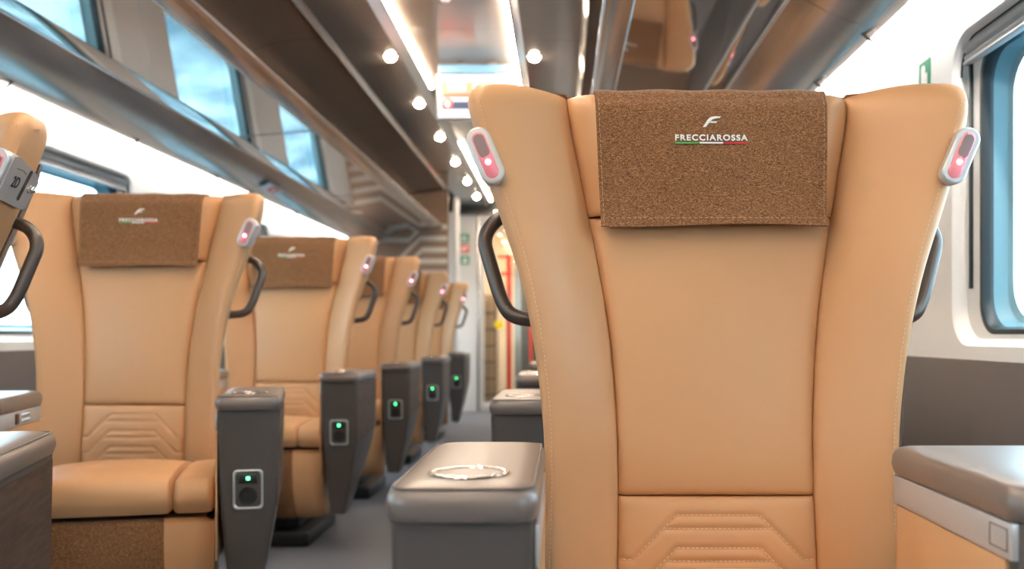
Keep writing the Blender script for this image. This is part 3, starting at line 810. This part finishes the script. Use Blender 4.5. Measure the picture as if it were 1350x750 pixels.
# luggage racks ----------------------------------------------------
def rack(side, lab):
    root = empty('luggage_rack', (CX + side * 1.0, 2.56, 1.72))
    inv = Matrix.Translation(-root.location)
    def pt(name, bm_, m, **k):
        bm_.transform(inv); return obj(name, bm_, m, root, **k)
    RY1 = 8.86
    cuts = [c for c in [SEAM + BAY * k for k in range(-3, 4)] if Y0 < c < RY1]
    ys = [Y0] + cuts + [RY1]
    def sweep(prof, a, b, closed=True, cap=True):
        bm_ = NB(); loft(bm_, [[Vector((CX + side * d, y, z)) for d, z in prof] for y in (a, b)], cap=cap, closed=closed); return bm_
    low = []
    ctl = [(1.089, 1.7205), (1.13, 1.694), (1.18, 1.667), (1.235, 1.645), (1.285, 1.630), (1.314, 1.6245), (1.322, 1.628), (1.326, 1.637)]
    back = [(1.318, 1.645), (1.285, 1.648), (1.18, 1.685), (1.095, 1.735)]
    for a, b in zip(ys, ys[1:]):
        pt('lower_panel', sweep(ctl + back, a + .0015, b - .0015), RACKP, sharp=.7)
        pt('mirror_shelf', sweep([(1.022, 1.7375), (.682, 1.7670), (.682, 1.775), (1.022, 1.746)], a + .004, b - .004), MIRR)
    for c in cuts:
        pt('cross_bracket', sweep([(1.024, 1.7355), (.684, 1.765), (.684, 1.778), (1.024, 1.750)], c - .0055, c + .0055), SHELL)
    pt('light_channel', sweep([(1.087, 1.7215), (1.075, 1.7225), (1.024, 1.7375), (1.024, 1.746), (1.087, 1.737)], Y0, RY1), MIRR)
    bm_ = NB(); tube(bm_, [(CX + side * 1.088, Y0, 1.7195), (CX + side * 1.088, RY1, 1.7195)], .0035, 8); pt('bead', bm_, ALU)
    pt('front_rim', sweep([(.680, 1.7665), (.640, 1.771), (.612, 1.780), (.600, 1.790), (.604, 1.796), (.64, 1.79), (.680, 1.780)], Y0, RY1), RACKP)
    bm_ = NB(); tube(bm_, [(CX + side * .682, Y0, 1.7655), (CX + side * .682, RY1, 1.7655)], .003, 8); pt('bead', bm_, ALU)
    bm_ = NB(); tube(bm_, [(CX + side * .601, Y0, 1.791), (CX + side * .601, RY1, 1.791)], .006, 8); pt('bead', bm_, ALU)
    pt('top_tray', sweep([(1.30, 1.66), (1.095, 1.745), (.70, 1.780), (.70, 1.784), (1.1, 1.752), (1.36, 1.78)], Y0, RY1), BLACK)
    for yy in [2.62 + .5, 4.05, 5.0, 5.55, 6.5, 7.5] + ([2.62] if side > 0 else [2.15]):
        x = CX + side * 1.315; q = side
        bm_ = NB(); tube(bm_, smooth_path([(x - q * .03, yy, 1.634), (x - q * .012, yy, 1.615), (x + q * .010, yy, 1.606), (x + q * .024, yy, 1.616)], .012, 4), .0045, 8)
        pt('coat_hook', bm_, HANDLE)
    tag(root, lab, 'luggage rack', 'overhead luggage racks'); return root
rack(-1, 'long bronze mirrored luggage rack running along the left wall above the windows')
rack(1, 'bronze mirrored luggage rack along the right wall above the big foreground seat')
for side in (-1, 1):      # lamp line hidden in the gap between rack and wall
    bm = NB(); x0, x1 = sorted((CX + side * 1.332, CX + side * 1.350)); box(bm, x0, x1, Y0 + .1, 8.8, 1.665, 1.675, .002)
    tag(obj('wall_washer_light', bm, COVEL), 'white light line washing the wall behind the %s luggage rack' % ('left' if side < 0 else 'right'), 'wall light')
def flat(name, m, parent, M, x0, x1, z0, z1, h=.0008, r=0):
    pts = rrect(x0, x1, z0, z1, r, 4) if r else [(x0, z0), (x1, z0), (x1, z1), (x0, z1)]
    bm_ = NB(); loft(bm_, [[M @ Vector((x, 0, z)) for x, z in pts], [M @ Vector((x, -h, z)) for x, z in pts]]); return obj(name, bm_, m, parent)
# warning sticker on the left rack's lower panel
t = empty('warning_sticker', (CX - 1.19, 5.55, 1.655))
n = Vector((.40, 0, -.92)).normalized(); ang = math.atan2(.0365, .09)
M = Matrix.Rotation(math.radians(90), 4, 'Z') @ Matrix.Rotation(0, 4, 'X')
M = Matrix(((0, n.x * -1, -.92, 0), (1, 0, 0, 0), (0, -n.z, -.40, 0), (0, 0, 0, 1)))
# columns: local x -> +Y, local y -> -normal, local z -> down along the panel
M = Matrix(((0, -n.x, .92, 0), (-1, 0, 0, 0), (0, -n.z, .40, 0), (0, 0, 0, 1)))
M.translation = n * .006
flat('white_backing', WHITES, t, M, -.13, .13, -.035, .035)
flat('red_band', REDS, t, M @ Matrix.Translation((0, -.001, 0)), -.12, .02, -.022, .028)
flat('white_mark', WHITES, t, M @ Matrix.Translation((0, -.002, 0)), -.09, -.02, -.010, .012, r=.008)
tag(t, 'red and white warning sticker under the left luggage rack', 'sticker')

# hanging screen ---------------------------------------------------
SY = 4.90; k = SY / 1280
sx0, sx1, sz0, sz1 = (575 - 740) * k, (681 - 740) * k, EYE + (440 - 157) * k, EYE + (440 - 97) * k
t = empty('display_screen', ((sx0 + sx1) / 2, SY, sz1))
W = (sx1 - sx0) / 2; H = sz1 - sz0
bm = NB(); box(bm, -W, W, 0, .045, -H, 0, .008, 3); obj('screen_case', bm, SILVER, t)
bm = NB(); box(bm, -W + .012, W - .012, .0, .05, .004, .046, .004); obj('screen_reflection', bm, PALEB, t)  # glowing box added in place of the screen's reflection in the ceiling
bm = NB(); box(bm, -.10, -.06, .01, .035, 0, .06); box(bm, .06, .10, .01, .035, 0, .06); obj('ceiling_mount', bm, SHELL, t)
I = Matrix.Identity(4)
def sc(name, m, px0, px1, py0, py1, h, r=0):
    f = lambda px: ((px - 740) * k - (sx0 + sx1) / 2); g = lambda py: -(py - 97) * k
    return flat(name, m, panel_, I, f(px0), f(px1), g(py1), g(py0), h, r)
panel_ = t
panel_ = sc('screen_panel', SCR_W, 577.5, 679, 99, 155, .0015)
sc('picture_background', SCR_P, 582, 624, 108, 135, .0022)
sc('salmon_block', SCR_O, 582, 590, 108, 122, .003); sc('salmon_block', SCR_O, 614, 624, 108, 120, .003); sc('salmon_block', SCR_O, 584, 624, 120, 125, .0028)
sc('red_bar', SCR_R, 583, 624, 125, 128, .0034); sc('navy_band', SCR_N, 583, 679, 134, 144, .003)
sc('red_disc', SCR_R, 583, 597, 129, 143.5, .0036, .026); sc('pink_disc', SCR_P, 586, 594, 132, 141, .0042, .015)
sc('white_band', SCR_W, 599, 679, 128, 134, .0038)
tag(t, 'small bright display screen hanging from the ceiling over the aisle', 'screen')

# end of the saloon ------------------------------------------------
PY = 8.9
def partition(side):
    bm = NB(); x0, x1 = sorted((CX + side * .56, CX + side * 1.42)); box(bm, x0, x1, PY, PY + .05, 0, 2.16)
    w = struct('wall_partition_' + ('left' if side < 0 else 'right'), bm, TAUPE)
    bm = NB()      # pale slats: horizontal near the aisle, bending downwards towards the wall
    for i in range(9):
        z = 1.80 - .105 * i; b = CX + side * (.80 + 0.02 * (i % 2)); xa = CX + side * .57
        dx = side * .30; dz = -.30
        if i < 1: dx *= .4; dz *= .4
        P = [(xa, z), (b, z), (b + dx, z + dz), (CX + side * 1.37, z + dz)]
        hh = .022
        L = [[Vector((x, PY - .004, zz - hh)), Vector((x, PY - .004, zz + hh)), Vector((x, PY + .002, zz + hh)), Vector((x, PY + .002, zz - hh))] for x, zz in P]
        loft(bm, L)
    obj('pale_slats', bm, STRIPE, w)
    bm = NB(); cx = CX + side * .490; box(bm, cx - .028, cx + .028, PY - .03, PY + .06, 0, 2.07, .022, 4); struct('trim_%d' % (11 if side < 0 else 12), bm, DOORW)
partition(-1); partition(1)
EYW = 10.2
bm = NB()
box(bm, CX - 1.5, CX - .385, EYW, EYW + .08, 0, 2.10); box(bm, CX + .385, CX + 1.5, EYW, EYW + .08, 0, 2.10); box(bm, CX - .385, CX + .385, EYW, EYW + .08, 2.02, 2.10)
struct('wall_end', bm, DOORW)
bm = NB(); box(bm, CX - 1.5, CX + 1.5, EYW, EYW + .08, 2.10, 2.26); struct('trim_13', bm, BLACK)
bm = NB(); box(bm, CX - .60, CX + .60, EYW - .03, EYW, 2.06, 2.115, .008); box(bm, CX - .41, CX - .385, EYW - .02, EYW, 0, 2.06, .004); box(bm, CX + .385, CX + .41, EYW - .02, EYW, 0, 2.06, .004)
struct('trim_14', bm, ALU)
d = empty('door_1', (CX, EYW + .04, 0)); d['kind'] = 'structure'
bm = NB(); 
for a, b, z0, z1 in ((-.385, -.34, .0, 2.02), (.34, .385, 0, 2.02), (-.34, .34, 0, .10), (-.34, .34, 1.95, 2.02)): box(bm, a, b, -.015, .015, z0, z1, .003)
obj('door_frame', bm, DOORW, d)
bm = NB(); box(bm, -.34, .34, -.004, .004, .10, 1.95); obj('pane', bm, DPANE, d)
bm = NB(); box(bm, CX - 1.5, CX + 1.5, 12.5, 12.6, 0, 2.26); struct('wall_vestibule', bm, WARM)
bm = NB(); box(bm, CX - .5, CX + .5, EYW + .1, 12.5, 2.22, 2.25); struct('trim_15', bm, WARM)
bm = NB(); box(bm, CX - .35, CX + .35, 10.7, 11.9, 2.205, 2.22, .004); tag(obj('vestibule_light', bm, mat('vestibule_led', (1, .9, .8), .5, emit=(1, .80, .58), es=16)), 'warm light panel in the vestibule ceiling beyond the glass door', 'ceiling light')
# things seen through the glass door
def vpx(px, y): return (px - 740) * y / 1280
cab = empty('vestibule_cabinet', (vpx(645, 10.7), 10.7, 0))
bm = NB(); box(bm, -.10, .085, -.02, .35, 0, 1.25, .006); obj('cabinet_body', bm, mat('beige_metal', (.42, .33, .24), .4), cab)
bm = NB()
for i in range(6): box(bm, -.085, .07, -.028, -.02, .14 + i * .18, .155 + i * .18)
for i in range(3): box(bm, -.08 + i * .07, -.072 + i * .07, -.028, -.02, .06, 1.18)
obj('grille', bm, mat('dark_grille', (.10, .075, .055), .4, metal=.4), cab)
tag(cab, 'beige cabinet with a dark grille behind the glass door', 'cabinet')
bm = NB(); tube(bm, [(vpx(671, 11), 11, .0), (vpx(671, 11), 11, 1.72)], .028, 12); tube(bm, [(vpx(656, 11), 11, 1.70), (vpx(672, 11), 11, 1.70)], .022, 10); tube(bm, [(vpx(660, 11), 11, 1.50), (vpx(675, 11), 11, 1.50)], .022, 10)
tag(obj('grab_pole', bm, REDP), 'red grab pole with short arms seen through the glass door', 'pole')
bm = NB(); tube(bm, [(vpx(682, 11.3), 11.3, 0), (vpx(682, 11.3), 11.3, 2.2)], .03, 12); tag(obj('steel_pole', bm, STEEL), 'pale steel pole right beside the red grab pole', 'pole')
bm = NB(); x = vpx(657, 10.16); box(bm, x - .035, x + .035, 10.12, 10.17, .90, .93, .008); tube(bm, [(x, 10.17, .915), (x, 10.2, .915)], .012)
bm2 = NB(); x = vpx(657, 10.1); bmesh.ops.create_cone(bm2, cap_ends=True, segments=20, radius1=.05, radius2=.045, depth=.03, matrix=Matrix.Translation((x, 10.205, .915)) @ Matrix.Rotation(PI/2, 4, 'X')); bm.free()
tag(obj('door_button', bm2, YELL), 'small yellow button on the glass door', 'button')
bm = NB(); box(bm, vpx(686, 11.9), vpx(745, 11.9), 11.9, 12.0, 0, 2.0, .01); g = obj('vestibule_door', bm, mat('slate_door', (.10, .12, .13), .4)); tag(g, 'dark slate outer door beyond the red grab pole', 'door')
bm = NB(); box(bm, vpx(698, 11.8), vpx(701, 11.8), 11.85, 11.9, 0, 1.6, .004); obj('red_edge', bm, REDP, g)
# small square signs on the white door surround
def sign(name, px, py, m, lab, marks):
    kk = (EYW - .002) / 1280; x = (px - 740) * kk; z = EYE + (440 - py) * kk
    t_ = empty(name, (x, EYW - .001, z)); s = .046
    flat('sign_plate', m, t_, I, -s, s, -s, s, .002)
    for a in marks: flat('pictogram', WHITES, t_, Matrix.Translation((0, -.0015, 0)), *[q * s for q in a], .002)
    tag(t_, lab, 'sign', 'small square signs beside the door')
sign('wall_sign', 613, 314, GREENS, 'topmost green square sign beside the glass door', [(-.7, -.2, -.7, .5), (-.1, .3, 0, .6), (.1, .7, -.6, -.2)])
sign('wall_sign', 613, 327.5, REDS, 'red square sign between two green ones beside the glass door', [(-.7, .1, -.5, .4), (.3, .6, -.2, .7)])
sign('wall_sign', 613, 343, GREENS, 'lowest green square sign beside the glass door', [(-.6, .6, -.6, -.1), (-.4, .4, .1, .6)])
# green exit sign on the right wall above the big seat's wing
t = empty('exit_sign', (CX + WD - .0005, 2.414, 1.448))
M = Matrix(((0, 1, 0, 0), (-1, 0, 0, 0), (0, 0, 1, 0), (0, 0, 0, 1)))
flat('sign_plate', GREENS, t, M, -.037, .037, -.05, .05, .0015)
M2 = M @ Matrix.Translation((0, -.001, 0))
flat('pictogram', WHITES, t, M2, -.020, .004, -.010, .040, .0015, .010); flat('pictogram', WHITES, t, M2, .006, .018, -.02, .018, .0015, .005); flat('pictogram', WHITES, t, M2, -.012, .012, -.045, -.012, .0015, .004)
tag(t, 'green sign with white pictogram on the right wall near the window', 'sign')

# outside ----------------------------------------------------------
gm = mat('outside_ground', (.10, .20, .26), .9, noise=(.9, (.42, .55, .60), .4, .62))
bm = NB(); bmesh.ops.create_grid(bm, x_segments=1, y_segments=1, size=60); o = struct('ground', bm, gm); o.location = (0, 0, -1.1)
def tree(x, y, s, lab, seed):
    random.seed(seed); r = empty('tree', (x, y, -1.1))
    bm = NB()
    for i in range(26):
        a = random.uniform(0, 2*PI); q = random.uniform(0, .9) * s; z = random.uniform(.5, 2.1) * s
        mtx = Matrix.Translation((q * math.cos(a) * (1.2 - z / s * .3), q * math.sin(a) * (1.2 - z / s * .3), z)) @ Matrix.Diagonal((.5 * s, .5 * s, .4 * s, 1))
        bmesh.ops.create_icosphere(bm, subdivisions=2, radius=random.uniform(.6, 1), matrix=mtx)
    for v in bm.verts: v.co += Vector((random.uniform(-.06, .06), random.uniform(-.06, .06), random.uniform(-.06, .06))) * s
    obj('foliage', bm, LEAF, r)
    bm = NB(); tube(bm, [(0, 0, 0), (0.05, 0, .5 * s), (0, .05, 1.0 * s)], .08 * s, 8); obj('trunk', bm, BARK, r)
    tag(r, lab, 'tree', 'trees outside the windows')
LEAF = mat('tree_leaves', (.09, .12, .02), .8, noise=(6, (.22, .24, .06), .35, .65)); BARK = mat('bark', (.08, .05, .03), .9)
for i, (x, y) in enumerate(((-6.5, 4.4), (-7.5, 6.2), (-6.8, 9.3), (-6.0, 1.2))):
    tree(x, y, .75, 'low olive green tree outside the left windows, mirrored in the rack', i + 3)

# world, camera, colour management --------------------------------
w = bpy.data.worlds.new('sky'); bpy.context.scene.world = w; w.use_nodes = True
nt = w.node_tree; bg = nt.nodes['Background']
tc = nt.nodes.new('ShaderNodeTexCoord'); sep = nt.nodes.new('ShaderNodeSeparateXYZ'); nt.links.new(tc.outputs['Generated'], sep.inputs[0])
r = nt.nodes.new('ShaderNodeValToRGB'); nt.links.new(sep.outputs['Z'], r.inputs[0])
r.color_ramp.elements[0].position = 0; r.color_ramp.elements[0].color = (.88, .96, 1, 1)
r.color_ramp.elements[1].position = .6; r.color_ramp.elements[1].color = (.72, .89, 1, 1)
nt.links.new(r.outputs[0], bg.inputs[0]); bg.inputs[1].default_value = 5

cam = bpy.data.cameras.new('camera'); co = bpy.data.objects.new('camera', cam); C.objects.link(co)
cam.sensor_width = 36; cam.lens = 1280 / 1350 * 36
cam.shift_x = -65 / 1350; cam.shift_y = 65 / 1350
co.location = (0, 0, EYE); co.rotation_euler = (PI / 2, 0, 0)
cam.dof.use_dof = True; cam.dof.focus_distance = 1.47; cam.dof.aperture_fstop = 3.9
cam.clip_start = .05
S = bpy.context.scene; S.camera = co
for o in bpy.data.objects:
    if '_b' in o.keys(): del o['_b']
S.view_settings.view_transform = 'Standard'; S.view_settings.look = 'None'; S.view_settings.gamma = 1; S.view_settings.use_curve_mapping = False
S.view_settings.exposure = .85
S.cycles.use_light_tree = True
S.cycles.use_denoising = True
S.cycles.caustics_reflective = False; S.cycles.caustics_refractive = False
S.cycles.sample_clamp_indirect = 6
S.cycles.max_bounces = 8; S.cycles.diffuse_bounces = 5; S.cycles.glossy_bounces = 5; S.cycles.transparent_max_bounces = 12
